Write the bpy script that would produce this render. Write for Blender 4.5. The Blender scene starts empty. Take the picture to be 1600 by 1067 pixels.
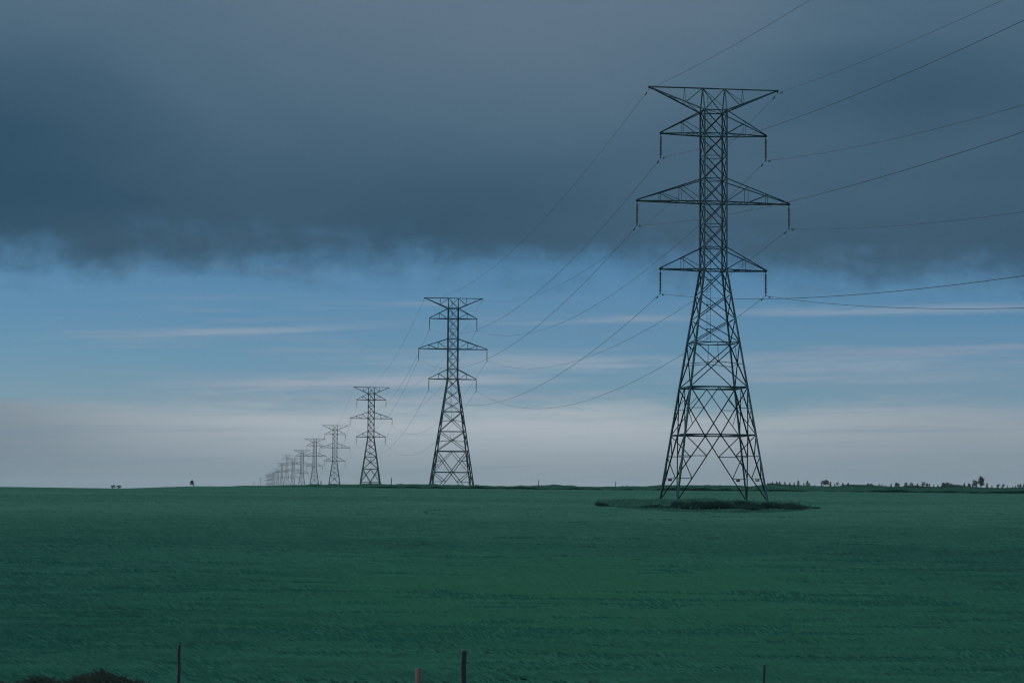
import bpy, math, random
import numpy as np
from mathutils import Matrix, Vector

# ------------------------------------------------------------------ camera
sc = bpy.context.scene
PITCH, ROLL = 0.07137, 0.00901
cd = bpy.data.cameras.new("camera")
cd.sensor_width = 36.0
cd.lens = 36.0 * 3229.2 / 1600.0
cd.clip_start = 0.5
cd.clip_end = 60000
cam = bpy.data.objects.new("camera", cd)
sc.collection.objects.link(cam)
cam.matrix_world = Matrix.Rotation(math.pi / 2 + PITCH, 4, 'X') @ Matrix.Rotation(-ROLL * -1, 4, 'Z')
sc.camera = cam

SUN_EL, SUN_AZ = math.radians(38), math.radians(-62)      # azimuth from +Y (view direction), negative = to the left
SUN_STRENGTH, SUN_ANGLE = 2.4, math.radians(14)
EXPOSURE = 0.0

# ------------------------------------------------------------------ world
world = bpy.data.worlds.new("World")
sc.world = world
world.use_nodes = True
NT = world.node_tree
NT.nodes.clear()

class N:
    """small wrapper: arithmetic on node sockets"""
    tree = NT
    def __init__(s, sock): s.s = sock
    @staticmethod
    def m(op, *a, clamp=False):
        n = N.tree.nodes.new('ShaderNodeMath'); n.operation = op; n.use_clamp = clamp
        for i, v in enumerate(a):
            if isinstance(v, N): N.tree.links.new(v.s, n.inputs[i])
            else: n.inputs[i].default_value = v
        return N(n.outputs[0])
    def __add__(s, o): return N.m('ADD', s, o)
    def __radd__(s, o): return N.m('ADD', s, o)
    def __sub__(s, o): return N.m('SUBTRACT', s, o)
    def __rsub__(s, o): return N.m('SUBTRACT', o, s)
    def __mul__(s, o): return N.m('MULTIPLY', s, o)
    def __rmul__(s, o): return N.m('MULTIPLY', s, o)
    def __truediv__(s, o): return N.m('DIVIDE', s, o)

def sstep(x, a, b, lo=0.0, hi=1.0):
    n = N.tree.nodes.new('ShaderNodeMapRange'); n.interpolation_type = 'SMOOTHSTEP'; n.clamp = True
    N.tree.links.new(x.s, n.inputs[0])
    flip = a > b
    if flip: a, b, lo, hi = b, a, hi, lo
    n.inputs[1].default_value, n.inputs[2].default_value, n.inputs[3].default_value, n.inputs[4].default_value = a, b, lo, hi
    return N(n.outputs[0])

def noise(x, y, z=0.0, scale=1.0, detail=4.0, rough=0.5, dist=0.0):
    c = N.tree.nodes.new('ShaderNodeCombineXYZ')
    for i, v in enumerate((x, y, z)):
        if isinstance(v, N): N.tree.links.new(v.s, c.inputs[i])
        else: c.inputs[i].default_value = v
    n = N.tree.nodes.new('ShaderNodeTexNoise'); n.noise_dimensions = '3D'
    n.inputs['Scale'].default_value = scale; n.inputs['Detail'].default_value = detail
    n.inputs['Roughness'].default_value = rough; n.inputs['Distortion'].default_value = dist
    N.tree.links.new(c.outputs[0], n.inputs['Vector'])
    return N(n.outputs['Fac'])

def s2l(c):
    return tuple(((v / 255) / 12.92 if v / 255 <= 0.04045 else ((v / 255 + 0.055) / 1.055) ** 2.4) for v in c) + (1.0,)

def ramp(x, stops):
    n = N.tree.nodes.new('ShaderNodeValToRGB'); cr = n.color_ramp; cr.interpolation = 'EASE' if False else 'LINEAR'
    while len(cr.elements) < len(stops): cr.elements.new(0.5)
    for e, (p, c) in zip(cr.elements, stops): e.position = p; e.color = s2l(c)
    N.tree.links.new(x.s, n.inputs[0])
    return n.outputs[0]

def mixc(f, a, b, mode='MIX'):
    n = N.tree.nodes.new('ShaderNodeMix'); n.data_type = 'RGBA'; n.blend_type = mode
    if isinstance(f, N): N.tree.links.new(f.s, n.inputs[0])
    else: n.inputs[0].default_value = f
    for i, v in ((6, a), (7, b)):
        if isinstance(v, tuple): n.inputs[i].default_value = v
        else: N.tree.links.new(v, n.inputs[i])
    return n.outputs[2]

tc = NT.nodes.new('ShaderNodeTexCoord')
sep = NT.nodes.new('ShaderNodeSeparateXYZ')
NT.links.new(tc.outputs['Generated'], sep.inputs[0])
dx, dy, dz = (N(sep.outputs[i]) for i in range(3))
az = N.m('ARCTAN2', dx, dy)                       # 0 = view direction, + to the right
el = N.m('ARCSINE', dz)
v = el * 3229.2                                    # elevation, in thousandths of the lens unit
sky = NT.nodes.new('ShaderNodeTexSky')
sky.sky_type = 'NISHITA'; sky.sun_disc = False
sky.sun_elevation = SUN_EL; sky.sun_rotation = SUN_AZ
sky.altitude = 900; sky.air_density = 1.0; sky.dust_density = 0.6; sky.ozone_density = 2.0
# clear air between the cloud layers: the Nishita sky, toned to the dusky exposure
nish = mixc(1.0, sky.outputs[0], (0.033, 0.052, 0.060, 1.0), 'MULTIPLY')
nish = mixc(0.70, nish, ramp(v / 500.0, [(0.0, (120, 142, 160)), (0.28, (114, 144, 168)), (0.40, (98, 138, 170)), (0.54, (84, 130, 169)), (0.8, (70, 120, 164))]))
# high thin cirrus streaks
un = az
wob = (noise(un, v / 3229.0, 1.7, 7.0, 3.0) - 0.5)
vt = v - un * 70.0
st = noise(un * 2.2, vt * 0.011, 3.1, 2.0, 6.0, 0.58, 0.35)
st2 = noise(un * 6.0, vt * 0.035, 8.1, 1.6, 5.0, 0.6, 0.2)
streak = sstep(st * 0.72 + st2 * 0.28, 0.50, 0.68)
env = sstep(v, 70.0, 170.0) * sstep(v, 345.0, 200.0, 0.0, 0.70) + sstep(v, 260, 150, 0, 0.22)
clear = mixc(streak * env, nish, s2l((136, 152, 172)))
def band(vc, slope, half, u0, u1, soft, amp, sd):
    wv = vt + (noise(un * 5.0, v * 0.006, sd, 2.0, 4.0, 0.55) - 0.5) * (half * 1.6) + un * slope
    lo_ = sstep(wv, vc - half, vc - half * .1) * sstep(wv, vc + half * 1.5, vc + half * .1)
    hz = sstep(un, u0 - soft, u0 + soft) * sstep(un, u1 + soft, u1 - soft)
    tex = sstep(noise(un * 7.0, vt * 0.05, sd + 3.0, 1.7, 5.0, 0.62, 0.3), 0.30, 0.62)
    return lo_ * hz * tex * amp
PALE = s2l((152, 165, 180))
for bb in ((170, -30, 16, -.15, .01, .05, .95, 1.1), (192, 50, 16, -.04, .22, .06, .65, 2.1), (172, 50, 10, .08, .22, .05, .45, 3.4), (262, 0, 9, -.01, .08, .03, .5, 4.9),
           (278, 60, 10, .10, .26, .04, .45, 6.2), (262, -90, 7, -.20, -.07, .04, .50, 7.7), (292, -60, 7, -.10, -.03, .02, .35, 8.8), (205, 0, 12, -.10, .0, .04, .3, 9.3)):
    clear = mixc(band(*bb), clear, PALE)
# pale cloud bank low over the horizon
edge = v + (noise(un * 3.0, v * 0.004, 5.3, 3.0, 4.0, 0.55) - 0.5) * 84.0 + (noise(un * 9.0, v * 0.03, 2.3, 2.0, 5.0, 0.6) - 0.5) * 44.0 + un * 14.0
low = sstep(edge, 156.0, 108.0)
lown = noise(un * 4.0, v * 0.03, 9.2, 1.5, 5.0, 0.55)
lowc = ramp(v / 200.0 + (lown - 0.5) * 0.35, [(0.0, (122, 138, 148)), (0.18, (126, 141, 151)), (0.36, (130, 144, 155)), (0.56, (140, 152, 162)), (0.72, (146, 157, 169))])
lowc = mixc(sstep(lown, 0.56, 0.72, 0, 0.28), lowc, s2l((104, 128, 144)))
glow = sstep(un, -.26, -.08, 0.0, 1.0) * sstep(un, .24, .02, 0.25, 1.0)
lowc = mixc(glow * sstep(v, 20, 105, 0.22, 0.95), lowc, s2l((172, 181, 188)))
lowc = mixc(sstep(noise(un * 3.2, vt * 0.045, 31.0, 1.5, 5.0, 0.6, 0.3), 0.50, 0.70, 0, 0.42), lowc, s2l((120, 140, 156)))
lowc = mixc(sstep(un, -.17, -.27, 0, 0.4), lowc, s2l((104, 124, 138)))
base = mixc(low * 0.92, clear, lowc)
# the haze of thin high cloud, patchy, washes out the blue
milk = noise(un * 2.6, v * 0.005, 17.0, 1.8, 5.0, 0.6, 0.4)
base = mixc(sstep(milk, 0.42, 0.70, 0, 0.26) * sstep(v, 330, 240), base, s2l((128, 146, 164)))
# dark storm deck
e1 = noise(un * 5.0, v * 0.006, 4.4, 2.2, 5.0, 0.55, 0.4)
e2 = noise(un * 22.0, v * 0.006, 6.4, 2.0, 5.0, 0.6, 0.3)
e3 = noise(un * 55.0, v * 0.012, 3.4, 2.0, 5.0, 0.65, 0.5)
dv = v + (e1 - 0.5) * 120.0 + (e2 - 0.5) * 80.0 + (e3 - 0.5) * 34.0 + sstep(un, .11, .24, 0, 22)
scud = sstep(noise(un * 9.0, v * 0.012, 14.2, 1.8, 6.0, 0.6, 0.5), 0.48, 0.66) * sstep(v, 300, 345) * sstep(v, 420, 380)
base = mixc(scud * 0.28, base, s2l((112, 138, 160)))
deckm = sstep(dv, 300.0, 402.0)
dn = noise(un * 3.0, v * 0.0022, 7.7, 1.9, 4.0, 0.5, 0.3)
dn2 = noise(un * 5.0, v * 0.006, 11.7, 1.6, 5.0, 0.55, 0.3)
def blob(u0, v0, ru, rv, amp):
    a_ = (un - u0) * (1 / ru); b_ = (v - v0) * (1 / rv)
    return sstep(a_ * a_ + b_ * b_ + (dn2 - 0.5) * 0.8, 1.0, 0.0, 0.0, amp)
dn3 = noise(un * 9.0 + v * 0.004, v * 0.010, 21.7, 1.5, 6.0, 0.6, 0.6)
tone = blob(-.03, 700, .19, 220, .24) + blob(.20, 540, .09, 60, .22) + blob(.14, 470, .12, 60, .14) - blob(.175, 620, .10, 90, .18) - blob(-.24, 500, .12, 150, .30) - blob(-.07, 450, .16, 80, .08) + (dn3 - 0.5) * 0.16 + (v - 360.0) / 420.0 + (dn - 0.5) * 0.85 + (dn2 - 0.5) * 0.20 - sstep(un, -0.10, -0.26, 0, 0.30) * sstep(v, 330, 520) * sstep(v, 790, 600) - sstep(un, 0.10, 0.2, 0, 0.30) * sstep(v, 430, 560)
deckc = ramp(tone * 0.55 + 0.28, [(0.0, (40, 74, 96)), (0.28, (58, 87, 108)), (0.5, (68, 96, 117)), (0.72, (80, 106, 126)), (1.0, (96, 117, 135))])
vis = mixc(deckm, base, deckc)
# brighter sky overhead (outside the picture), added to light the ground
zen = NT.nodes.new('ShaderNodeCombineColor')
over = sstep(el, 0.32, 1.1)
oc = mixc(sstep(noise(dx, dy, dz, 2.2, 5.0), 0.35, 0.65), (0.75, 0.98, 1.15, 1), (1.2, 1.42, 1.55, 1))
final = mixc(over, vis, oc)
bg = NT.nodes.new('ShaderNodeBackground'); bg.inputs['Strength'].default_value = 1.0
NT.links.new(final, bg.inputs[0])
wo = NT.nodes.new('ShaderNodeOutputWorld'); NT.links.new(bg.outputs[0], wo.inputs[0])
NT.nodes.remove(zen)

# ------------------------------------------------------------------ sun
sd = bpy.data.lights.new("sun", 'SUN'); sd.energy = SUN_STRENGTH; sd.angle = SUN_ANGLE; sd.color = (1.0, 0.98, 0.93)
sun = bpy.data.objects.new("sun", sd); sc.collection.objects.link(sun)
sdir = Vector((math.sin(SUN_AZ) * math.cos(SUN_EL), math.cos(SUN_AZ) * math.cos(SUN_EL), math.sin(SUN_EL)))
sun.rotation_euler = sdir.to_track_quat('Z', 'Y').to_euler()
sc.cycles.filter_width = 1.15
sc.view_settings.view_transform = 'Standard'; sc.view_settings.look = 'None'
sc.view_settings.exposure = EXPOSURE; sc.view_settings.gamma = 1.0; sc.view_settings.use_curve_mapping = False

# ------------------------------------------------------------------ helpers
COL = sc.collection
rng = np.random.default_rng(7); random.seed(7)

def tag(o, label=None, cat=None, group=None, kind=None):
    if label: o["label"] = label
    if cat: o["category"] = cat
    if group: o["group"] = group
    if kind: o["kind"] = kind
    return o

def np_mesh(name, V, F, mat, smooth=False):
    V = np.asarray(V, dtype=np.float32); F = np.asarray(F, dtype=np.int32)
    k = F.shape[1]
    me = bpy.data.meshes.new(name)
    me.vertices.add(len(V)); me.vertices.foreach_set('co', V.ravel())
    me.loops.add(F.size); me.loops.foreach_set('vertex_index', F.ravel())
    me.polygons.add(len(F)); me.polygons.foreach_set('loop_start', np.arange(0, F.size, k, dtype=np.int32))
    if smooth: me.polygons.foreach_set('use_smooth', np.ones(len(F), dtype=bool))
    me.materials.append(mat); me.update(calc_edges=True); me.validate()
    return me

def link(name, me, parent=None, loc=None):
    o = bpy.data.objects.new(name, me); COL.objects.link(o)
    if parent: o.parent = parent
    if loc is not None: o.location = loc
    return o

def empty(name, loc, rz=0.0):
    o = bpy.data.objects.new(name, None); o.empty_display_size = 0.5; COL.objects.link(o)
    o.location = loc; o.rotation_euler = (0, 0, rz); return o

TH = 0.93
class MB:
    """collects quads"""
    def __init__(s): s.v = []; s.f = []
    def quadstrip(s, rings, close=True, cap=True):
        b = len(s.v); n = len(rings[0])
        for r in rings: s.v += [tuple(p) for p in r]
        for i in range(len(rings) - 1):
            for j in range(n if close else n - 1):
                a, c = b + i * n + j, b + i * n + (j + 1) % n
                s.f.append((a, c, c + n, a + n))
        if cap and n == 4:
            s.f.append((b + 3, b + 2, b + 1, b)); t = b + (len(rings) - 1) * n; s.f.append((t, t + 1, t + 2, t + 3))
        elif cap and n == 6:
            for t in (b, b + (len(rings) - 1) * n):
                s.f.append((t, t + 1, t + 2, t + 3)); s.f.append((t, t + 3, t + 4, t + 5))
    def angle(s, a, b, w=0.1, t=None, flip=1):
        """steel angle (L section) from a to b"""
        w *= TH; a = Vector(a); b = Vector(b); d = (b - a).normalized(); t = t or max(0.014, w * 0.14)
        up = Vector((0, 0, 1)) if abs(d.z) < 0.9 else Vector((0, 1, 0))
        u = d.cross(up).normalized(); q = u.cross(d).normalized(); u *= flip
        h = w / 2
        prof = [(-h, -h), (h, -h), (h, -h + t), (-h + t, -h + t), (-h + t, h), (-h, h)]
        s.quadstrip([[p + u * x + q * y for x, y in prof] for p in (a, b)])
    def box(s, c, sx, sy, sz):
        x, y, z = c
        s.quadstrip([[(x - sx, y - sy, k), (x + sx, y - sy, k), (x + sx, y + sy, k), (x - sx, y + sy, k)] for k in (z - sz, z + sz)])
    def tube(s, pts, r, n=6, taper=None):
        pts = [Vector(p) for p in pts]; rings = []
        for i, p in enumerate(pts):
            d = (pts[min(i + 1, len(pts) - 1)] - pts[max(i - 1, 0)]).normalized()
            up = Vector((0, 0, 1)) if abs(d.z) < 0.9 else Vector((0, 1, 0))
            u = d.cross(up).normalized(); q = u.cross(d).normalized()
            rr = r if taper is None else r * (1 + (taper - 1) * i / (len(pts) - 1))
            rings.append([p + (u * math.cos(6.2832 * k / n) + q * math.sin(6.2832 * k / n)) * rr for k in range(n)])
        s.quadstrip(rings, cap=(n in (4, 6)))
    def lathe(s, prof, c=(0, 0, 0), n=10):
        s.quadstrip([[(c[0] + r * math.cos(6.2832 * k / n), c[1] + r * math.sin(6.2832 * k / n), c[2] + z) for k in range(n)] for r, z in prof], cap=False)
    def mesh(s, name, mat, smooth=False): return np_mesh(name, s.v, s.f, mat, smooth)

# ------------------------------------------------------------------ materials
def new_mat(name):
    m = bpy.data.materials.new(name); m.use_nodes = True; N.tree = m.node_tree
    b = m.node_tree.nodes['Principled BSDF']; return m, b

def steel_mat():
    m, b = new_mat('weathered_galvanised_steel')
    tc = m.node_tree.nodes.new('ShaderNodeTexCoord'); sp = m.node_tree.nodes.new('ShaderNodeSeparateXYZ')
    m.node_tree.links.new(tc.outputs['Object'], sp.inputs[0])
    x, y, z = (N(sp.outputs[i]) for i in range(3))
    f = noise(x, y, z, 0.9, 5.0, 0.6)
    c = mixc(sstep(f, 0.35, 0.65), (0.007, 0.034, 0.040, 1), (0.015, 0.054, 0.062, 1))
    m.node_tree.links.new(c, b.inputs['Base Color'])
    b.inputs['Metallic'].default_value = 0.0; b.inputs['Roughness'].default_value = 0.7; b.inputs['Specular IOR Level'].default_value = 0.08
    return m
STEEL = steel_mat()

def plain(name, col, rough=0.6, metal=0.0, var=0.25, scale=6.0):
    m, b = new_mat(name)
    tc = m.node_tree.nodes.new('ShaderNodeTexCoord'); sp = m.node_tree.nodes.new('ShaderNodeSeparateXYZ')
    m.node_tree.links.new(tc.outputs['Object'], sp.inputs[0])
    x, y, z = (N(sp.outputs[i]) for i in range(3))
    f = noise(x, y, z, scale, 4.0, 0.6)
    c = mixc(f, tuple(k * (1 - var) for k in col) + (1,), tuple(k * (1 + var) for k in col) + (1,))
    m.node_tree.links.new(c, b.inputs['Base Color'])
    b.inputs['Roughness'].default_value = rough; b.inputs['Metallic'].default_value = metal
    return m
PORC = plain('dark_glazed_porcelain', (0.028, 0.045, 0.055), 0.3)
WIRE = plain('dull_aluminium_strand', (0.012, 0.03, 0.04), 0.7, 0.0)
CONC = plain('concrete', (0.20, 0.22, 0.22), 0.9)
PLATE = plain('dull_sign_back', (0.05, 0.06, 0.07), 0.5)
PLATE_L = plain('pale_sign_face', (0.22, 0.25, 0.27), 0.5)
WOOD = plain('weathered_wood', (0.016, 0.030, 0.034), 0.9, 0, 0.35, 14)
POLEW = plain('grey_pole_wood', (0.07, 0.09, 0.095), 0.9)
RUST = plain('rusty_red_steel', (0.044, 0.032, 0.028), 0.85, 0, 0.4, 20)
BARK = plain('dark_bark', (0.035, 0.045, 0.045), 0.9)

def foliage(name, c0, c1, nscale=0.12, streak=0.5, rnd=0.55, transl=0.25, lush=None):
    """leaf material: colour drifts over the land and from blade to blade"""
    m, b = new_mat(name); t = m.node_tree
    g = t.nodes.new('ShaderNodeNewGeometry'); sp = t.nodes.new('ShaderNodeSeparateXYZ')
    t.links.new(g.outputs['Position'], sp.inputs[0]); x, y, z = (N(sp.outputs[i]) for i in range(3))
    f1 = noise(x * 0.25, y, 0.0, nscale * 0.35, 4.0, 0.55)          # drill-row streaks
    f2 = noise(x, y, 3.0, 0.02, 3.0, 0.5)
    r = N(g.outputs['Random Per Island'])
    f3 = noise(x * 0.22, y * 0.6, 6.0, 1.5, 3.0, 0.6)
    k = f1 * streak + f2 * 0.9 + f3 * 1.1 + r * rnd - (streak * 0.5 + 1.0 + rnd * 0.5) + 0.5
    c = mixc(sstep(k, 0.0, 1.0), c0 + (1,), c1 + (1,))
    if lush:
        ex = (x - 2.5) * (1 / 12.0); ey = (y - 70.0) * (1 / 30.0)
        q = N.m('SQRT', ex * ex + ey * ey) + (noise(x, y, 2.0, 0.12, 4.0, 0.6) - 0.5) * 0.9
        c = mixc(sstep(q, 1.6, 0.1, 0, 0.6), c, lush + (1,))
        c = mixc(sstep(y + (f2 - 0.5) * 60.0, 62, 185, 0, 0.85), c, mixc(sstep(f3 * 0.5 + f1 * 0.5, 0.35, 0.65), (0.060, 0.180, 0.132, 1), (0.100, 0.255, 0.188, 1)))          # distance haze painted into the crop colour, paler towards the far side
    t.links.new(c, b.inputs['Base Color']); b.inputs['Roughness'].default_value = 0.75
    b.inputs['Specular IOR Level'].default_value = 0.03
    tr = t.nodes.new('ShaderNodeBsdfTranslucent'); t.links.new(c, tr.inputs[0])
    mx = t.nodes.new('ShaderNodeMixShader'); mx.inputs[0].default_value = transl
    t.links.new(b.outputs[0], mx.inputs[1]); t.links.new(tr.outputs[0], mx.inputs[2])
    t.links.new(mx.outputs[0], t.nodes['Material Output'].inputs[0])
    return m
VERGE = foliage('brownish_verge_weeds', (0.022, 0.036, 0.030), (0.050, 0.072, 0.056), transl=0.1)
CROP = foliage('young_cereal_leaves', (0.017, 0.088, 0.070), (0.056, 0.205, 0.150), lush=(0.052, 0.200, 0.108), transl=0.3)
WEED = foliage('dark_weeds', (0.010, 0.036, 0.032), (0.022, 0.070, 0.058), transl=0.1)
ROUGH = foliage('rough_verge_grass', (0.028, 0.105, 0.082), (0.062, 0.170, 0.120))
CONIF = foliage('conifer_needles', (0.012, 0.028, 0.026), (0.022, 0.046, 0.038), transl=0.05)
TWIG = plain('bare_twigs', (0.040, 0.052, 0.052), 0.9)

def field_mat():
    m, b = new_mat('field_ground'); t = m.node_tree
    g = t.nodes.new('ShaderNodeNewGeometry'); sp = t.nodes.new('ShaderNodeSeparateXYZ')
    t.links.new(g.outputs['Position'], sp.inputs[0]); x, y, z = (N(sp.outputs[i]) for i in range(3))
    rows = noise(x * 0.08, y, 0.0, 0.55, 6.0, 0.62)
    pat = noise(x * 0.3, y, 5.0, 0.035, 5.0, 0.55)
    fine = noise(x, y, 1.0, 3.0, 4.0, 0.7)
    k = rows * 0.55 + pat * 0.65 + fine * 0.5 - 0.35
    c = mixc(sstep(k, 0.15, 0.85), (0.014, 0.070, 0.056, 1), (0.040, 0.145, 0.105, 1))
    c = mixc(sstep(y + (fine - 0.5) * 2.0, 321.5, 320.5), c, mixc(fine, (0.005, 0.030, 0.023, 1), (0.010, 0.050, 0.038, 1)))      # soil below the crop, its colour darkened for shade among the blades
    t.links.new(c, b.inputs['Base Color']); b.inputs['Roughness'].default_value = 0.9
    b.inputs['Specular IOR Level'].default_value = 0.0
    bp = t.nodes.new('ShaderNodeBump'); bp.inputs['Strength'].default_value = 0.8; bp.inputs['Distance'].default_value = 0.25
    h = rows * 0.8 + fine * 0.5
    t.links.new(h.s, bp.inputs['Height']); t.links.new(bp.outputs[0], b.inputs['Normal'])
    return m
FIELD = field_mat()

# ------------------------------------------------------------------ terrain
FX = 3229.2
RX = np.array([-400, 0, 200, 300, 400, 600, 800, 1000, 1200, 1400, 1600, 2200])
RP = np.array([-4.5, -4.6, -5.6, -1.6, 0.4, 3.2, 3.4, 4.4, 6.6, 6.4, 6.2, 6.2])       # skyline of the rise, against eye level
PD = np.array([330, 400, 470, 620, 769, 1078, 1387, 1690, 1997, 2287, 2591, 2898, 3239, 3520, 3864, 4178, 5927, 9870, 16000])
PZ = np.array([-.5, -2.0, -2.92, -3.6, -4.39, -9.4, -9.15, -11.5, -13.9, -10.2, -11.34, -16.7, -17.8, -18.5, -17.8, -16.8, -19.2, -19.7, -42])

def smooth(t): t = np.clip(t, 0, 1); return t * t * (3 - 2 * t)
def terrain(x, y):
    x = np.asarray(x, float); y = np.asarray(y, float)
    zf = -4.618 + 0.0171 * np.minimum(y, 212) + 0.0086 * np.clip(y - 212, 0, 110)
    zf = np.where(y < 20, -4.276 - 0.004 * (20 - np.maximum(y, -400)), zf)
    px = 800 + FX * x / np.maximum(y, 60)
    ang = np.interp(px, RX, RP)
    ridge = ang * 345 / FX
    left = smooth((420 - px) / 160)                       # left: the field simply rolls over, no bank
    edge = -4.618 + 0.0171 * 212 + 0.0086 * 110
    zb = edge + (ridge - edge) * smooth((y - 321) / (20 + 0 * left))
    near = np.where(y < 321, zf, zb)
    # let the field itself sink on the left so that it crosses below eye level
    near = near + left * smooth((y - 120) / 200) * np.minimum(0, ridge + 0.02 - near) * (y < 345)
    far = np.interp(y, PD, PZ)
    w = smooth((y - 345) / 70)
    z = np.where(y <= 345, near, np.maximum(ridge, near * 0 + ridge) * (1 - w) + far * w)
    lift = smooth((px - 1120) / 90) * smooth((y - 800) / 500) * smooth((2300 - y) / 700)
    tgt = (9.0 - 0.9 * smooth((px - 1250) / 100) - 0.2) / FX * np.clip(y, 0, 1400)
    return z * (1 - lift) + tgt * lift

def terrain_mesh():
    ys = np.concatenate([[-600, -300, -150, -60, -20], np.arange(0, 40, 5), np.arange(40, 120, 1.5), np.arange(120, 316, 3),
                         np.arange(316, 352, 1.5), np.arange(352, 480, 8), np.geomspace(480, 16000, 90)])
    s = np.concatenate([[-4, -2.5, -1.5, -1, -.7, -.5, -.4], np.linspace(-.34, .34, 171), [.4, .5, .7, 1, 1.5, 2.5, 4]])
    Y, S = np.meshgrid(ys, s, indexing='ij')
    Si = np.clip(S, -.4, .4); Ye = np.maximum(Y, 90); X = Si * Ye + (S - Si) * np.minimum(Ye, 5000)
    Z = terrain(X, Y)
    V = np.stack([X, Y, Z], -1).reshape(-1, 3); n, m = Y.shape
    i = np.arange(n - 1)[:, None] * m + np.arange(m - 1)[None]
    F = np.stack([i, i + 1, i + 1 + m, i + m], -1).reshape(-1, 4)
    return np_mesh('field', V, F, FIELD, True)
tag(link('field', terrain_mesh()), kind='structure')

# ------------------------------------------------------------------ blades of crop, verge and weeds
def vnoise(x, y, seed=0):
    r = np.random.default_rng(seed).random((256, 256))
    xi, yi = np.floor(x).astype(int), np.floor(y).astype(int); fx, fy = x - xi, y - yi
    fx = fx * fx * (3 - 2 * fx); fy = fy * fy * (3 - 2 * fy)
    g = lambda a, b: r[a % 256, b % 256]
    return (g(xi, yi) * (1 - fx) + g(xi + 1, yi) * fx) * (1 - fy) + (g(xi, yi + 1) * (1 - fx) + g(xi + 1, yi + 1) * fx) * fy

def blades(name, x, y, h, w, mat, lean=0.55, wind=(0.7, -0.35), sink=0.02):
    n = len(x); z = terrain(x, y) - sink
    a = rng.random(n) * math.pi; cx, cy = np.cos(a) * w / 2, np.sin(a) * w / 2 * 0.5
    lx = (rng.normal(0, .45, n) + wind[0]) * lean * h; ly = (rng.normal(0, .45, n) + wind[1]) * lean * h
    V = np.empty((n, 4, 3))
    V[:, 0] = np.stack([x - cx, y - cy, z], -1); V[:, 1] = np.stack([x + cx, y + cy, z], -1)
    V[:, 2] = np.stack([x + lx * .35 + cx * .8, y + ly * .35 + cy * .8, z + h * .62], -1)
    V[:, 3] = np.stack([x + lx, y + ly, z + h], -1)
    b = np.arange(n)[:, None] * 4
    F = (b[:, :, None] + np.array([[[0, 1, 2], [0, 2, 3]]])).reshape(-1, 3)
    return np_mesh(name, V.reshape(-1, 3), F, mat)

def track_mask(x, y):
    pts = [(800, 793), (735, 795), (690, 797), (671, 800), (676, 803), (705, 805), (760, 806), (800, 806)]
    P = []
    for px, py in pts:
        k = (py - (764.4 + (px - 800) * 0.009)) / FX; d = 4.618 / (k + 0.0171); P.append(((px - 800) / FX * d, d))
    P = np.array(P); out = np.ones(len(x))
    for i in range(len(P) - 1):
        a, b = P[i], P[i + 1]; d = b - a; t = np.clip(((x - a[0]) * d[0] + (y - a[1]) * d[1]) / (d @ d), 0, 1)
        r = np.hypot(x - a[0] - d[0] * t, y - a[1] - d[1] * t); out = np.minimum(out, np.clip((r - 0.3) / 0.5, 0.15, 1))
    return out

def crop_mesh():
    # density falls with distance squared, so the crop keeps an even grain
    n = 1500000
    d = 38 * (321 / 38) ** rng.random(n)
    x = (rng.random(n) * 2 - 1) * 0.34 * d; y = d
    keep = (((x - 17.5) / 9.5) ** 2 + ((y - 190) / 24) ** 2) > 1
    x, y, d = x[keep], y[keep], d[keep]
    # thin spots and wheelings where the dark soil shows
    gap = vnoise(x * .45, y * .8, 40) * .6 + vnoise(x * .10, y * 1.4, 41) * .4
    wig = (vnoise(x * .06, x * 0 + 1, 42) - .5) * 5
    tram = np.ones(len(x))
    for q in (51.0, 59.0, 72.5, 88.0, 103.0, 121.0, 141.0, 163.0, 190.0, 224.0, 262.0):
        for o in (-.9, .9):
            tram = np.minimum(tram, np.clip(np.abs(y - q - o - wig - .02 * x) / (.22 + q * .0016), 0.55, 1) + (vnoise(x * .09, x * 0 + q, 43) - .35).clip(0, 1) * 1.2)
    keep = rng.random(len(x)) < np.clip((gap - .24 - .12 * np.clip((125 - d) / 70, 0, 1)) * 3.4, .06, 1) * np.clip(tram, 0, 1) * track_mask(x, y)
    x, y, d = x[keep], y[keep], d[keep]
    rowv = vnoise(x * .05 + 50, y * .9, 3) * .5 + vnoise(x * .02 + 9, y * .25 + 5, 4) * .5
    h = 0.11 * (0.55 + 0.8 * rowv) * (0.75 + .5 * rng.random(len(x)))
    k = np.clip(d / 60, 1, 3.2)
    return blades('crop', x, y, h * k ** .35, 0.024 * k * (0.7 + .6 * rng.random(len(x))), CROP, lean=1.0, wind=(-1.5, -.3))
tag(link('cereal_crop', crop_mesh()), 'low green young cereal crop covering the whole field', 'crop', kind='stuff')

def island_mesh():
    # unmown ring below the nearest pylon
    n = 40000
    x = 17.5 + rng.uniform(-1, 1, n) * 9.6; y = 189 + rng.uniform(-1, 1, n) * 22
    q = ((x - 17.5) / 9.8) ** 2 + ((y - 190) / 22) ** 2; k = q < 1
    x, y, q = x[k], y[k], q[k]
    h = (0.10 + .30 * vnoise(x * .6, y * .25, 8)) * (.6 + .6 * rng.random(len(x)))
    st = rng.random(len(x)) < 0.012
    h = np.where(st, h * 2.0, h)
    return blades('rough_grass', x, y, h, np.where(st, .02, .07), ROUGH, lean=0.5)
tag(link('rough_grass', island_mesh()), 'rough unmown grass round the feet of the nearest pylon', 'grass', kind='stuff')

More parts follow.
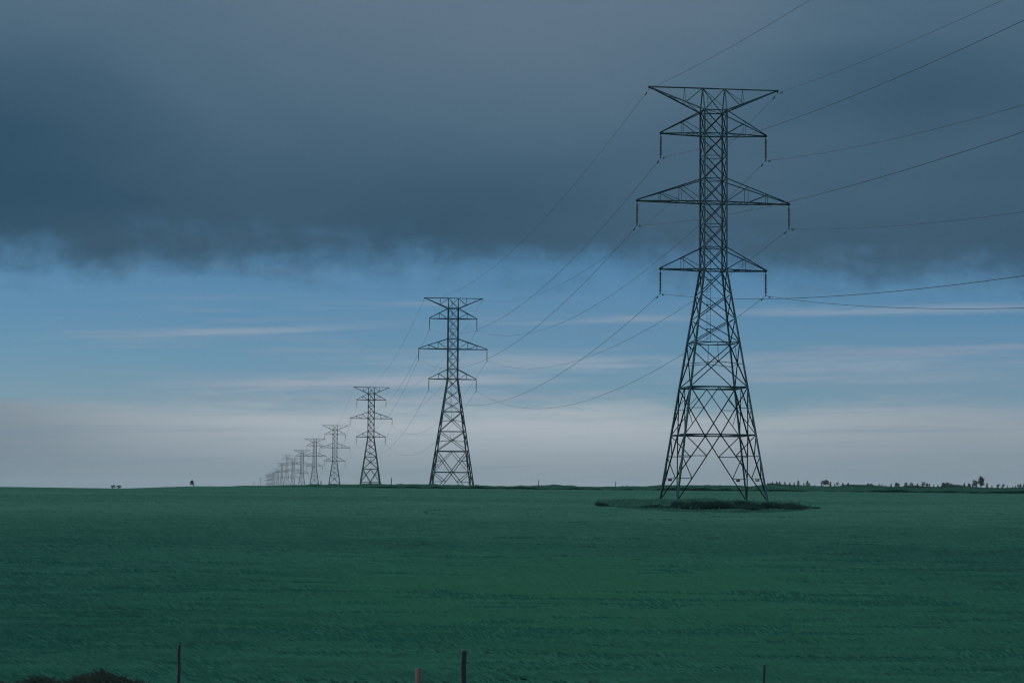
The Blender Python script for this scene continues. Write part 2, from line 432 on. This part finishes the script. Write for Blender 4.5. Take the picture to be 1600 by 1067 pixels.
def weeds_mesh():
    # dark weeds along the near side of the ring
    n = 46000
    x = 17.3 + rng.uniform(-1, 1, n) * 9.9
    u = (x - 17.3) / 9.9
    front = 171.5 + 10 * u ** 2 + 2.0 * vnoise(x * .4, x * 0, 5) - 1.5 * np.clip(u, 0, 1)
    y = front + rng.random(n) ** 1.6 * (7.0 - 3 * u ** 2)
    hh = np.interp(x, [7.4, 8.0, 9.0, 10.5, 12.5, 14, 15.5, 17, 19, 22, 24.3, 25.2, 27.2], [.12, .42, .34, .18, .32, .5, .62, .9, .62, .66, .6, .42, .25])
    h = hh * (.25 + 1.0 * vnoise(x * 1.1, y * .5, 6)) * (.6 + .6 * rng.random(n))
    bare = ((x > 9.6) & (x < 12) & (rng.random(n) < .6))
    k = ~bare; x, y, h = x[k], y[k], h[k]
    return blades('dark_weeds', x, y, h, .035 + .05 * rng.random(len(x)), WEED, lean=0.8, wind=(-.3, -.1))
tag(link('dark_weeds', weeds_mesh()), 'dark strip of tall weeds in front of the nearest pylon', 'weeds', kind='stuff')

def bank_mesh():
    n = 90000
    y = 323 + rng.random(n) * 24; px = 330 + rng.random(n) * 1420; x = (px - 800) / FX * y
    h = .06 + .55 * (vnoise(x * .16, y * .12, 21) * .6 + vnoise(x * .7, y * .3, 23) * .4) ** 2.2 * (.5 + .8 * rng.random(n))
    edge = np.clip((px - 330) / 130, 0, 1)
    return blades('bank_grass', x, y, h * edge + .05, .22, ROUGH, lean=0.5)
tag(link('bank_grass', bank_mesh()), 'uneven grass on the low bank along the far edge of the field', 'grass', kind='stuff')
def bankfoot_mesh():
    n = 34000
    px = 520 + rng.random(n) * 1230; y = 320.0 + rng.random(n) * 2.6; x = (px - 800) / FX * y
    h = .10 + .95 * np.clip(vnoise(x * .10, x * 0 + 2, 31) * .6 + vnoise(x * .6, x * 0 + 5, 33) * .4 - .28, 0, 1) * (.5 + .7 * rng.random(n)) * np.clip((px - 520) / 150, 0, 1)
    return blades('ditch_weeds', x, y, h, .22, WEED, lean=0.4, wind=(0, 0))
tag(link('ditch_weeds', bankfoot_mesh()), 'thin dark line of weeds at the foot of the far bank', 'weeds', kind='stuff')

# ------------------------------------------------------------------ pylons
ZT, ZU, ZM, ZL = 41.8, 37.07, 30.15, 23.29
HT, HU, HM, HB, HF = 6.65, 5.42, 7.82, 1.135, 4.557
def wz(z): return HB if z >= ZL else HB + (ZL - z) * (HF - HB) / ZL
TALL = 4.5
INS = 2.45

def build_tower(root, tall=False, parts=True):
    """lattice pylon, origin = foot of the STANDARD tower's axis; arm axis X"""
    z0 = -TALL if tall else 0.0
    out = {}
    def new(key): out.setdefault(key, []).append(MB()); return out[key][-1]
    fs = [((1, 0), (0, -1)), ((1, 0), (0, 1)), ((0, 1), (1, 0)), ((0, 1), (-1, 0))]      # face: along, outward
    def P(face, s, z, inset=0.0):       # point on a face; s in -1..1 across the face width
        (ax, ay), (ox, oy) = face; w = wz(z)
        return (ax * s * w + ox * (w - inset), ay * s * w + oy * (w - inset), z)
    ztop = 39.45
    for sx in (-1, 1):
        for sy in (-1, 1):
            m = new('leg')
            m.angle((sx * wz(z0), sy * wz(z0), z0 - .25), (sx * HB, sy * HB, ZL), .21, flip=sx)
            m.angle((sx * HB, sy * HB, ZL), (sx * HB, sy * HB, ztop), .165, flip=sx)
            m.angle((sx * HB, sy * HB, ztop), (sx * HB, 0, ZT), .12, flip=sx)
            if sx < 0 and sy > 0:        # step bolts
                for k in range(70):
                    z = z0 + 3 + k * .42; w = wz(z); m.box((-w - .10, w, z), .08, .012, .012)
            m = new('footing'); w = wz(z0 - .2)
            m.lathe([(.0, .18), (.32, .18), (.34, .0), (.34, -.6)], (sx * w, sy * w, z0 - .30), 12)
    belt = [z for z in ([2.15] if tall else []) + ([6.9] if tall else [6.65]) + [11.4, 15.9]]
    low = new('leg_bracing'); mid = new('tapered_body_bracing'); top = new('shaft_bracing')
    zc = belt[0]
    for f in fs:
        # splayed legs below the lowest belt
        zb = zc; H = zb - z0
        for s in (-1, 1):
            C = P(f, 0, zb); foot = P(f, s, z0 + .05)
            low.angle(C, foot, .12)
            def onV(t):                     # t = height fraction on the inverted V
                return tuple(foot[i] + (C[i] - foot[i]) * t for i in range(3))
            t1, t2 = .68, .345
            low.angle(P(f, s, zb), onV(t1), .10); low.angle(P(f, s, z0 + H * t1), onV(t1), .08)
            low.angle(P(f, s, z0 + H * t1), onV(t2), .08); low.angle(P(f, s, z0 + H * t2), onV(t2), .07)
        low.angle(P(f, -1, zb), P(f, 1, zb), .14)
        # diamond panel
        zt = belt[1]
        mid.angle(P(f, -1, zt), P(f, 1, zt), .15)
        T, C = P(f, 0, zt), P(f, 0, zb)
        for s in (-1, 1):
            A, B = Vector(P(f, s, zt)), Vector(P(f, s, zb))
            mid.angle(A, C, .12); mid.angle(T, B, .09)
            wt, wb = wz(zt), wz(zb); k = wt / (wt + wb)            # crossing of the two diagonals
            X = A + (Vector(C) - A) * k
            zk = X.z; mid.angle(P(f, s, zk), X, .065)
            mid.angle(P(f, s, zk), A + (Vector(C) - A) * .22, .05); mid.angle(P(f, s, zk), B + (Vector(T) - B) * .22, .05)
        # X panels with a hanger and half-height struts
        for zb2, zt2 in zip(belt[1:-1], belt[2:]):
            wt, wb = wz(zt2), wz(zb2); k = wt / (wt + wb)
            for s in (-1, 1): mid.angle(P(f, s, zt2), P(f, -s, zb2), .105)
            zk = zt2 + (zb2 - zt2) * k
            for s in (-1, 1): mid.angle(P(f, s, zk - .25), P(f, 0, zk), .06)
            mid.angle(P(f, 0, zt2), P(f, 0, zk), .05)
            mid.angle(P(f, -1, zt2), P(f, 1, zt2), .09)
        lv = [15.9, 18.3, 20.75, ZL]
        for a, b in zip(lv[:-1], lv[1:]):
            for s in (-1, 1): mid.angle(P(f, s, b), P(f, -s, a), .095)
        sh = [ZL, 25.55, 27.85, ZM, 32.5, 34.8, ZU, ztop]
        for a, b in zip(sh[:-1], sh[1:]):
            for s in (-1, 1): top.angle(P(f, s, b), P(f, -s, a), .085, flip=s)
        for z, w in ((ZL, .12), (25.55, .075), (27.85, .06), (ZM, .12), (32.5, .075), (34.8, .06), (ZU, .12), (ztop, .12)):
            top.angle(P(f, -1, z), P(f, 1, z), w)
    for sy in (-1, 1):                       # wedge-shaped head
        for s in (-1, 1): top.angle((s * HB, sy * HB, ztop), (-s * HB, 0, ZT), .075)
    for z, mm, w in [(zc, low, .09), (belt[1], mid, .09)] + [(15.9, mid, .06)]:      # plan bracing
        h = wz(z); q = [(0, -h), (h, 0), (0, h), (-h, 0)]
        for i in range(4): mm.angle((*q[i], z), (*q[(i + 1) % 4], z), w)
    for z in (ZL, ZM, ZU, ztop, 32.5, 25.55): top.angle((-HB, -HB, z), (HB, HB, z), .06)
    # cross-arms
    for s in (-1, 1):
        m = new('peak_arm'); tip = (s * HT, 0, ZT)
        m.angle((s * 0.0, 0, ZT), tip, .13)
        for sy in (-1, 1):
            Bq = Vector((s * HB, sy * HB, ztop)); t = Vector(tip); m.angle(Bq, t, .13)
            n3 = Bq + (t - Bq) * ((3.0 - HB) / (HT - HB)); m.angle(n3, (s * 3.0, 0, ZT), .05); m.angle(n3, (s * HB, 0, ZT), .065)
            n5 = Bq + (t - Bq) * ((4.9 - HB) / (HT - HB))
            m.angle(n3, (n5.x, -n5.y, n5.z), .045); m.angle(Bq, (n3.x, -n3.y, n3.z), .045)
        n3 = Vector((s * HB, HB, ztop)) + (Vector(tip) - Vector((s * HB, HB, ztop))) * ((3.0 - HB) / (HT - HB)); m.angle(n3, (n3.x, -n3.y, n3.z), .045)
        m.box((s * (HT - .05), 0, ZT - .03), .12, .08, .10)
        m.tube([(s * HT, 0, ZT - .1), (s * HT, 0, ZT - .24)], .03, 6)
        for zb, zt, hw, nodes in ((ZU, ztop, HU, [3.2]), (ZM, 32.5, HM, [3.4, 5.5]), (ZL, 25.55, HU, [3.2])):
            m = new('cross_arm'); tip = Vector((s * hw, 0, zb))
            for sy in (-1, 1):
                a, b = Vector((s * HB, sy * HB, zb)), Vector((s * HB, sy * HB, zt)); tp = tip + Vector((0, sy * .09, 0))
                m.angle(a, tp, .13); m.angle(b, tp + Vector((0, 0, .12)), .105)
                prev = a
                for xn in nodes:
                    k = (xn - HB) / (hw - HB); lo_ = a + (tp - a) * k; hi_ = b + (tp + Vector((0, 0, .12)) - b) * k
                    m.angle(lo_, hi_, .05); m.angle(prev, hi_, .065)
                    m.angle((prev.x, -prev.y, prev.z), lo_, .045); prev = lo_
            m.box((s * (hw - .06), 0, zb + .03), .17, .13, .11)
            # insulator string
            ins = new('insulator_string'); c = (s * hw, 0, zb)
            ins.tube([(c[0], 0, zb - .05), (c[0], 0, zb - .28)], .035, 6)
            prof = [(.03, -.26)]
            for k in range(14):
                z = -.30 - k * .142
                prof += [(.06, z), (.075, z - .03), (.15, z - .058), (.15, z - .080), (.05, z - .092)]
            prof += [(.03, -2.30), (.0, -2.31)]
            ins.lathe(prof, c, 10)
            cl = new('suspension_clamp')
            cl.tube([(c[0], 0, zb - 2.28), (c[0], 0, zb - INS)], .04, 6)
            cl.tube([(c[0], -.22, zb - INS - .03), (c[0], 0, zb - INS + .02), (c[0], .22, zb - INS - .03)], .05, 6)
    # ladder inside the shaft
    la = new('ladder')
    for sx in (-.19, .19): la.angle((sx - .25, HB - .25, 16.2), (sx - .25, HB - .25, 41.2), .035)
    z = 16.4
    while z < 41.1: la.angle((-.44, HB - .25, z), (-.06, HB - .25, z), .025); z += .34
    for z in (17.4, 19.9, 22.4): la.angle((-.55, HB - .2, z), (.25, HB - .2, z), .07); la.angle((-.25, HB - .2, z), (-.25, wz(z), z), .05)
    # sign plates hung on the low struts
    zs = z0 + (zc - z0) * .345
    for face, s, mt in ((fs[1], -1, PLATE), (fs[1], 1, PLATE), (fs[0], 1, PLATE_L)):
        m = new('sign_plate' if mt is PLATE else 'sign_plate_pale'); p = P(face, s * .84, zs)
        m.box((p[0], p[1] - .05, p[2] - .13), .20, .012, .11)
    # ------ make objects
    mats = dict(insulator_string=PORC, footing=CONC, sign_plate=PLATE, sign_plate_pale=PLATE_L)
    if parts:
        last = None; li = 0; legs = []
        for key, L in out.items():
            for i, m in enumerate(L):
                nm = 'sign_plate' if key == 'sign_plate_pale' else key
                par = root
                if key == 'footing': par = legs[i]
                if key == 'suspension_clamp': par = [o for o in root.children if o.name.startswith('insulator_string')][i]
                o = link(nm, m.mesh(nm, mats.get(key, STEEL), key in ('insulator_string',)), par)
                if key == 'leg': legs.append(o)
                if key == 'sign_plate_pale': o['label'] = 'paler sign plate than the others'
    else:
        return out

def copy_tree(o, parent=None):
    c = o.copy(); COL.objects.link(c); c.parent = parent
    for ch in list(o.children): copy_tree(ch, c)
    return c

HEAD = 0.115
towers = [  # x, y, z (foot of standard tower), tall
    (20.24, 207.55, -1.06, 0), (-13.46, 470.1, 1.58, 1), (-52.15, 768.95, -4.39, 0), (-91.74, 1077.8, -9.4, 0),
    (-131.5, 1386.7, -9.15, 0), (-170.5, 1689.8, -11.5, 0), (-210.0, 1996.6, -13.9, 0), (-247.3, 2287.1, -5.7, 1),
    (-286.4, 2590.9, -11.34, 0), (-325.9, 2897.8, -16.7, 0), (-369.8, 3238.8, -17.8, 0), (-406.0, 3519.7, -18.5, 0),
    (-450.2, 3863.7, -17.8, 0), (-490.6, 4177.7, -16.8, 0), (-715.8, 5927.3, -14.7, 1), (-1223.0, 9869.5, -15.2, 1)]
ordn = ['nearest and largest steel lattice pylon, standing in the field above a dark strip of weeds',
        'second pylon of the line, with one extra braced panel, feet hidden behind the bank',
        'third pylon of the line, about half as tall as the second',
        'fourth pylon of the line, standing alone just left of the third one',
        'fifth pylon of the line, its right arms nearly touching the fourth pylon',
        'sixth pylon of the line, its top just below the fifth one beside it',
        'seventh pylon of the line, lower than both pylons beside it',
        'eighth pylon of the line, a tall one rising above the seventh',
        'ninth pylon of the line, small and grey, left of the raised eighth one',
        'tenth pylon of the line, rightmost of the pale crowded far ones',
        'eleventh pylon of the line, pale grey, second in the crowded far group',
        'twelfth pylon of the line, pale grey, third in the crowded far group',
        'thirteenth pylon of the line, pale, second from the left in the crowded far group',
        'fourteenth pylon of the line, palest and leftmost of the crowded far group',
        'tiny hazy pylon standing apart left of the crowded far group',
        'tiniest and farthest pylon, leftmost on the horizon']
GRP = 'pylons marching away across the plain'
std = tall = None; far_me = {}
TH = 0.93
for i, (x, y, z, tl) in enumerate(towers):
    hd = HEAD
    if i == 2: std = None
    if i >= 1: TH = 1.25
    if i >= 2: TH = 1.5
    if i == 4: std = None
    if i >= 4: TH = 1.8
    if i < 9:
        if tl and tall: r = copy_tree(tall)
        elif not tl and std: r = copy_tree(std)
        else:
            r = empty('lattice_pylon', (0, 0, 0)); build_tower(r, bool(tl))
            if tl: tall = r
            else: std = r
    else:
        if tl not in far_me:
            out = build_tower(None, bool(tl), parts=False); mb = MB()
            for key, L in out.items():
                if key in ('footing', 'ladder', 'suspension_clamp'): continue
                for m in L:
                    b = len(mb.v); mb.v += m.v; mb.f += [tuple(k + b for k in q) for q in m.f]
            far_me[tl] = mb.mesh('lattice_pylon', STEEL)
        r = link('lattice_pylon', far_me[tl])
    r.location = (x, y, z); r.rotation_euler = (0, 0, hd)
    tag(r, ordn[i], 'pylon', GRP)

# ------------------------------------------------------------------ conductors
def att(t, k, s, hd=HEAD):
    hw = dict(sh=HT, up=HU, mid=HM, low=HU)[k]; zz = dict(sh=ZT - .25, up=ZU - INS - .05, mid=ZM - INS - .05, low=ZL - INS - .05)[k]
    return Vector((t[0] + math.cos(hd) * hw * s, t[1] + math.sin(hd) * hw * s, t[2] + zz))
KEYS = [('sh', -1), ('sh', 1), ('up', -1), ('up', 1), ('mid', -1), ('mid', 1), ('low', -1), ('low', 1)]
SAG0 = [6.485, 6.418, 7.484, 8.332, 7.314, 8.183, 7.212, 8.191]
SAG1 = [5.489, 6.9, 6.957, 7.116, 6.826, 6.552, 6.804, 7.31]
LAB = {('sh', -1): 'thin earth wire running over the left top corners of the pylons', ('sh', 1): 'thin earth wire running over the right top corners of the pylons',
       ('up', -1): 'dark power line hung from the left upper arms of the pylons', ('up', 1): 'dark power line hung from the right upper arms of the pylons',
       ('mid', -1): 'dark power line hung from the left long middle arms of the pylons', ('mid', 1): 'dark power line hung from the right long middle arms of the pylons',
       ('low', -1): 'dark power line hung from the left lowest arms of the pylons', ('low', 1): 'dark power line hung from the right lowest arms of the pylons'}
T0 = (55.52, -83.61, -6.489)
dm = MB()
dm.tube([(0, -.28, -.10), (0, .28, -.10)], .018, 4)
for s in (-1, 1): dm.tube([(0, s * .20, -.10), (0, s * .36, -.10)], .055, 6)
dm.tube([(0, 0, -.12), (0, 0, .03)], .03, 4)
damper = dm.mesh('vibration_damper', STEEL)
for i, (k, s) in enumerate(KEYS):
    pts = []; A = att(T0, k, s, .149)
    for j in range(14):
        B = att(towers[j], k, s); L = (B - A).length
        sag = SAG0[i] if j == 0 else SAG1[i] if j == 1 else (8.6 if k != 'sh' else 7.0) * (L / 300) ** 2
        n = 60 if j == 0 else 40 if j < 4 else 18
        for q in range(n):
            t = q / n; p = A.lerp(B, t); p.z -= 4 * sag * t * (1 - t); pts.append(p)
        A = B
    pts.append(A)
    m = MB(); m.tube(pts, .021 if k != 'sh' else .017, 5)
    w = link('earth_wire' if k == 'sh' else 'power_line', m.mesh('power_line', WIRE, True))
    tag(w, LAB[(k, s)], 'power line', 'wires strung between the pylons')
    # dampers either side of the two nearest pylons
    tp = np.array([tuple(p) for p in pts])
    for j in (0, 1):
        c = att(towers[j], k, s)
        for dsgn in (-1, 1):
            dist = np.abs((tp - np.array(c)) @ np.array([-math.sin(HEAD), math.cos(HEAD), 0]) - dsgn * 1.5)
            q = min(range(len(pts)), key=lambda n_: (pts[n_] - c).length)
            p2 = pts[q + dsgn]; d = (p2 - c).normalized(); o = link('vibration_damper', damper, w)
            o.location = c + d * 1.5; o.rotation_mode = 'QUATERNION'; o.rotation_quaternion = d.to_track_quat('Y', 'Z')

# ------------------------------------------------------------------ distant poles, bushes and trees
def at(px, d, py=None):
    """ground point seen in column px at distance d"""
    x = (px - 800) / FX * d; return x, d, float(terrain(x, d))
def topz(px, py, d): return (764.4 + (px - 800) * .009 - py) / FX * d

for px, py, d, lab in ((843.5, 750.5, 760, 'lone wooden pole on the horizon between the two largest pylons'),
                       (963.5, 752.5, 900, 'short wooden pole on the horizon just left of the nearest pylon'),
                       (613.8, 747, 640, 'wooden pole on the horizon between the second and third pylons'),
                       (504.3, 751.5, 820, 'stubby dark pole on the horizon between the fourth and fifth pylons')):
    x, y, z = at(px, d); zt = topz(px, py, d); h = zt - z
    m = MB(); m.tube([(0, 0, -.3), (0, 0, h)], .19 if px != 504.3 else .26, 8, taper=.75)
    r = empty('utility_pole', (x, y, z)); link('pole', m.mesh('pole', POLEW, True), r)
    m = MB(); m.tube([(0, 0, h - .02), (0, 0, h + .28)], .05, 6); m.box((0, -.2, h * .93), .10, .10, .22); link('pole_top_fitting', m.mesh('pole_top_fitting', PORC), r)
    tag(r, lab, 'pole', 'poles on the horizon')

def conifer(h, seed, wide=.30, gap=.0):
    R = random.Random(seed); m = MB(); m.tube([(0, 0, -.4), (0, 0, h * .95)], h * .022, 5, taper=.3)
    tr = m.mesh('trunk', BARK); V = []; F = []
    n = 700
    for k in range(n):
        t = R.random() ** 1.25; z = h * (.06 + .93 * t); rad = h * wide * (1 - t) ** .85 * (.75 + .35 * math.sin(t * 40 + seed)) + .03
        a = R.random() * 6.283; rr = rad * (R.random() ** .5); c = Vector((math.cos(a) * rr, math.sin(a) * rr, z - rr * .25))
        s = h * (.065 + .05 * R.random())
        d = Vector((math.cos(a), math.sin(a), -.35)).normalized(); u = Vector((-math.sin(a), math.cos(a), R.uniform(-.5, .5)))
        b = len(V); V += [c - u * s * .45, c + u * s * .45, c + d * s * 1.3]; F.append((b, b + 1, b + 2))
    return tr, np_mesh('crown', [tuple(q) for q in V], F, CONIF)

def bare(h, seed, spread=.35, leaves=0, n0=9, thick=.022):
    """leafless or thinly leaved tree: trunk and limbs"""
    R = random.Random(seed); m = MB(); m2 = MB(); tips = []
    top = Vector((R.uniform(-.05, .05) * h, 0, h * .8)); m.tube([(0, 0, -.4), tuple(top * .5), tuple(top)], h * thick, 6, taper=.35)
    for k in range(n0):
        t = .18 + .8 * k / n0; p = top * t; a = k * 2.4 + R.random(); L = h * spread * (1.15 - t * .6)
        q = p + Vector((math.cos(a) * L * .8, math.sin(a) * L * .8, L * R.uniform(.5, 1.0)))
        m2.tube([p, p.lerp(q, .5) + Vector((0, 0, .04 * h)), q], h * thick * .5, 4, taper=.4)
        for j in range(5):
            b = p.lerp(q, R.uniform(.3, 1)); e = b + Vector((R.uniform(-1, 1), R.uniform(-1, 1), R.uniform(.1, 1))) * L * .38
            m2.tube([b, e], h * thick * .25, 4, taper=.4); tips.append(e); tips.append(b.lerp(e, .6))
    tr = m.mesh('trunk', BARK); br = m2.mesh('branches', TWIG)
    cr = None
    if leaves:
        V = []; F = []
        for k in range(leaves):
            c = R.choice(tips) + Vector((R.gauss(0, 1), R.gauss(0, 1), R.gauss(0, .8))) * h * .05; s = h * (.035 + .035 * R.random())
            u = Vector((R.gauss(0, 1), R.gauss(0, 1), R.gauss(0, 1))).normalized(); w = u.orthogonal().normalized(); b = len(V)
            V += [c - u * s, c + u * s, c + w * s * 1.6]; F.append((b, b + 1, b + 2))
        cr = np_mesh('crown', [tuple(q) for q in V], F, CONIF)
    return tr, br, cr

con = [conifer(3.2, 1, .42), conifer(2.6, 2, .50), conifer(2.9, 3, .36), conifer(2.2, 4, .62)]
dec = [bare(3.6, 11, .45, 500), bare(3.0, 12, .5, 380), bare(4.0, 13, .38, 160)]
R = random.Random(5)
GT = 'shelterbelt trees on the horizon right of the nearest pylon'
def plant(kind, px, hpx, d=1400.0, label='', grp=GT):
    d += R.uniform(-25, 25); x, y, z = at(px, d); 
    if kind < 4:
        r = empty('small_conifer', (x, y, z)); link('trunk', con[kind][0], r); link('crown', con[kind][1], r); base = (3.2, 2.6, 2.9, 2.2)[kind]; cat = 'conifer'
    else:
        tr, br, cr = dec[kind - 4]; r = empty('scrubby_tree', (x, y, z)); link('trunk', tr, r); link('branches', br, r)
        link('crown', cr, r); base = (3.6, 3.0, 4.0)[kind - 4]; cat = 'tree'
    s = hpx / FX * d / base; r.scale = (s * R.uniform(.85, 1.2), s, s); r.rotation_euler[2] = R.random() * 6.28
    tag(r, label, cat, grp); return r
LC = 'small dark conifer in the shelterbelt on the horizon right of the nearest pylon'
LD = 'small scrubby leafless-looking tree among the conifers of the horizon shelterbelt'
for px, hp in ((1166, 3.5), (1173, 4.5), (1180, 5), (1188, 3.5), (1209, 4.5), (1214, 4), (1219, 5), (1228, 6), (1234, 4), (1241, 4.5), (1249, 5.5), (1256, 4.5), (1262, 5), (1266, 4.5), (1273, 3.5),
               (1285, 4.5), (1299, 5), (1306, 5.5), (1317, 6), (1324, 5), (1326, 4), (1347, 2.5), (1373, 3.5), (1380, 2.5), (1394, 4.5), (1400, 5), (1405, 5), (1413, 4), (1420, 4.5), (1427, 4), (1433, 4.5),
               (1441, 3.5), (1452, 4), (1460, 3.5), (1467, 4), (1472, 5), (1478, 5.5), (1483, 5), (1506, 5), (1511, 4.5), (1519, 5.5), (1527, 5), (1543, 5), (1550, 4), (1559, 4.5), (1566, 5), (1573, 4.5),
               (1581, 3.5), (1587, 4.5), (1594, 5), (1599, 4.5), (1606, 5), (1614, 4.5)):
    plant(R.choice((0, 1, 2, 3, 1)), px + R.uniform(-1.5, 1.5), (hp + 2.2) * R.uniform(.62, 1.28), label=LC)
for px, hp in ((1287, 8), (1293, 8.5), (1309, 7), (1357, 5), (1362, 4.5), (1402, 6.5), (1416, 7), (1424, 8), (1444, 8), (1449, 6), (1475, 7), (1481, 7.5), (1486, 6), (1515, 6), (1524, 11), (1560, 7), (1568, 7), (1592, 6.5), (1602, 7)):
    plant(R.choice((4, 5, 6)), px, hp + 1.3, label=LD)
def single_tree(px, hpx, d, parts_, base, name, label, cat, sx=1.0):
    x, y, z = at(px, d); r = empty(name, (x, y, z)); nm = ('trunk', 'branches', 'crown')
    for q, me in zip(nm, parts_):
        if me: link(q, me, r)
    s = hpx / FX * d / base; r.scale = (s * sx, s * sx, s); tag(r, label, cat); return r
single_tree(1534, 20.5, 1390, bare(8.7, 44, .20, 420, 16, .018), 8.4, 'bare_tree', 'tallest scrawny tree of the horizon shelterbelt, far right', 'tree')
x, y, z = at(303, 352)
bt = bare(1.6, 51, .42, 420, 10, .03)
single_tree(303.5, 11.5, 352, bt, 1.6, 'lone_bush', 'lone dark bush on the left part of the horizon', 'bush', .75)
single_tree(180, 6.5, 346, bare(1.0, 52, .5, 330, 9, .03), 1.0, 'low_bush', 'low ragged bush with a dead branch where the left skyline dips', 'bush', 1.2)
single_tree(189, 5.5, 346, bare(1.0, 55, .7, 420, 9, .03), 1.0, 'low_bush', 'rounded low bush just right of the ragged one on the left skyline', 'bush', 1.5)
def brushline():
    n = 16000; px = 1200 + rng.random(n) * 430; y = 1378 + rng.random(n) * 30; x = (px - 800) / FX * y
    return blades('scrub', x, y, .4 + 3.2 * vnoise(x * .07, y * .02, 77) ** 2.5 * (.3 + .7 * rng.random(n)), .6, WEED, wind=(0, 0))
tag(link('scrub', brushline()), 'dark scrub below the shelterbelt on the right horizon', 'scrub', kind='stuff')

# ------------------------------------------------------------------ near fence posts and weeds
def post(px, pytop, d, r, mat, name, label, cat='fence post', group='fence posts along the bottom of the picture', steel=False):
    x, y, z = at(px, d); h = topz(px, pytop, d) - z; root = empty(name, (x, y, z)); m = MB()
    if steel:
        m.angle((0, 0, -.3), (0.01, 0, h), r * 2, .008)
        for k in range(7): m.box((.0, -r - .008, .15 + k * .12), .012, .008, .012)
        link('stake', m.mesh('stake', mat), root)
    else:
        pts = [(0, 0, -.3)] + [(.006 * math.sin(k * 1.7 + px), .004 * math.cos(k * 2.1), h * k / 8) for k in range(9)]
        m.tube(pts, r, 10, taper=.92); m.lathe([(r * .93, h - .01), (r * .75, h + .02), (0, h + .028)], (0, 0, 0), 10)
        link('post_shaft', m.mesh('post_shaft', mat, True), root)
        m = MB()
        for zz in (h - .12, h * .62, h * .3): m.tube([(-.02, -r - .004, zz), (0, -r - .016, zz), (.02, -r - .004, zz)], .004, 4)
        link('staples', m.mesh('staples', STEEL), root)
    tag(root, label, cat, group); return root
post(729.5, 1014, 36, .052, WOOD, 'fence_post', 'thick dark wooden fence post near the bottom centre of the picture')
post(288.5, 1005, 37, .030, WOOD, 'fence_post', 'thin dark fence post near the bottom left of the picture')
post(1195, 1036, 36.5, .026, WOOD, 'fence_post', 'short faint fence post near the bottom right of the picture')
post(658.5, 1040, 36, .030, RUST, 'steel_stake', 'rusty reddish steel stake left of the thick wooden post', 'stake', None, True)

def clump(px, d, rad, h, n, seed, label):
    r = np.random.default_rng(seed); x0, y0, z0 = at(px, d)
    a = r.random(n) * 6.283; q = np.sqrt(r.random(n)) * rad; x = x0 + np.cos(a) * q; y = y0 + np.sin(a) * q * .6
    hh = h * (1 - .65 * (q / rad) ** 2) * (.5 + .6 * r.random(n))
    bl = .06 + .12 * r.random(n)
    me = blades('weed_clump', x, y, bl, .012 + .016 * r.random(n), VERGE, lean=1.1, wind=(-.4, 0))
    lump = .55 + .6 * vnoise(x * 4 + 7, y * 4 + 3, seed + 60)                  # leaves sit on stems all through the clump
    up = np.repeat(h * (1 - (q / rad) ** 2) ** .8 * lump * r.random(n) ** .6, 4)
    co = np.empty(len(me.vertices) * 3, np.float32); me.vertices.foreach_get('co', co); co = co.reshape(-1, 3) - np.array([x0, y0, z0], np.float32); co[:, 2] += up
    me.vertices.foreach_set('co', co.ravel()); me.update()
    tag(link('weed_clump', me, loc=(x0, y0, z0)), label, 'weeds', 'weed clumps along the fence')
clump(183, 38.5, 1.0, .50, 13000, 1, 'larger dark weed clump at the bottom edge, left of the thin fence post')
clump(78, 38.5, 1.3, .34, 13000, 2, 'low wide dark weed clump in the bottom left corner')
clump(330, 38, 1.0, .22, 6000, 3, 'low dark weed clump just right of the thin fence post')

# ------------------------------------------------------------------ haze
HAZE = 3.6e-5
if HAZE:
    m = MB(); x0, x1, y0, y1, zb, zt = -26000, 26000, -700, 16300, -70, 48
    m.quadstrip([[(x0, y0, k), (x1, y0, k), (x1, y1, k), (x0, y1, k)] for k in (zb, zt)])
    hm = bpy.data.materials.new('haze'); hm.use_nodes = True; t = hm.node_tree; t.nodes.remove(t.nodes['Principled BSDF'])
    pv = t.nodes.new('ShaderNodeVolumePrincipled'); pv.inputs['Color'].default_value = (0.62, 0.74, 0.80, 1); pv.inputs['Density'].default_value = HAZE
    t.links.new(pv.outputs[0], t.nodes['Material Output'].inputs['Volume'])
    tag(link('haze', m.mesh('haze', hm)), 'thin pale haze over the plain', 'haze', kind='stuff')
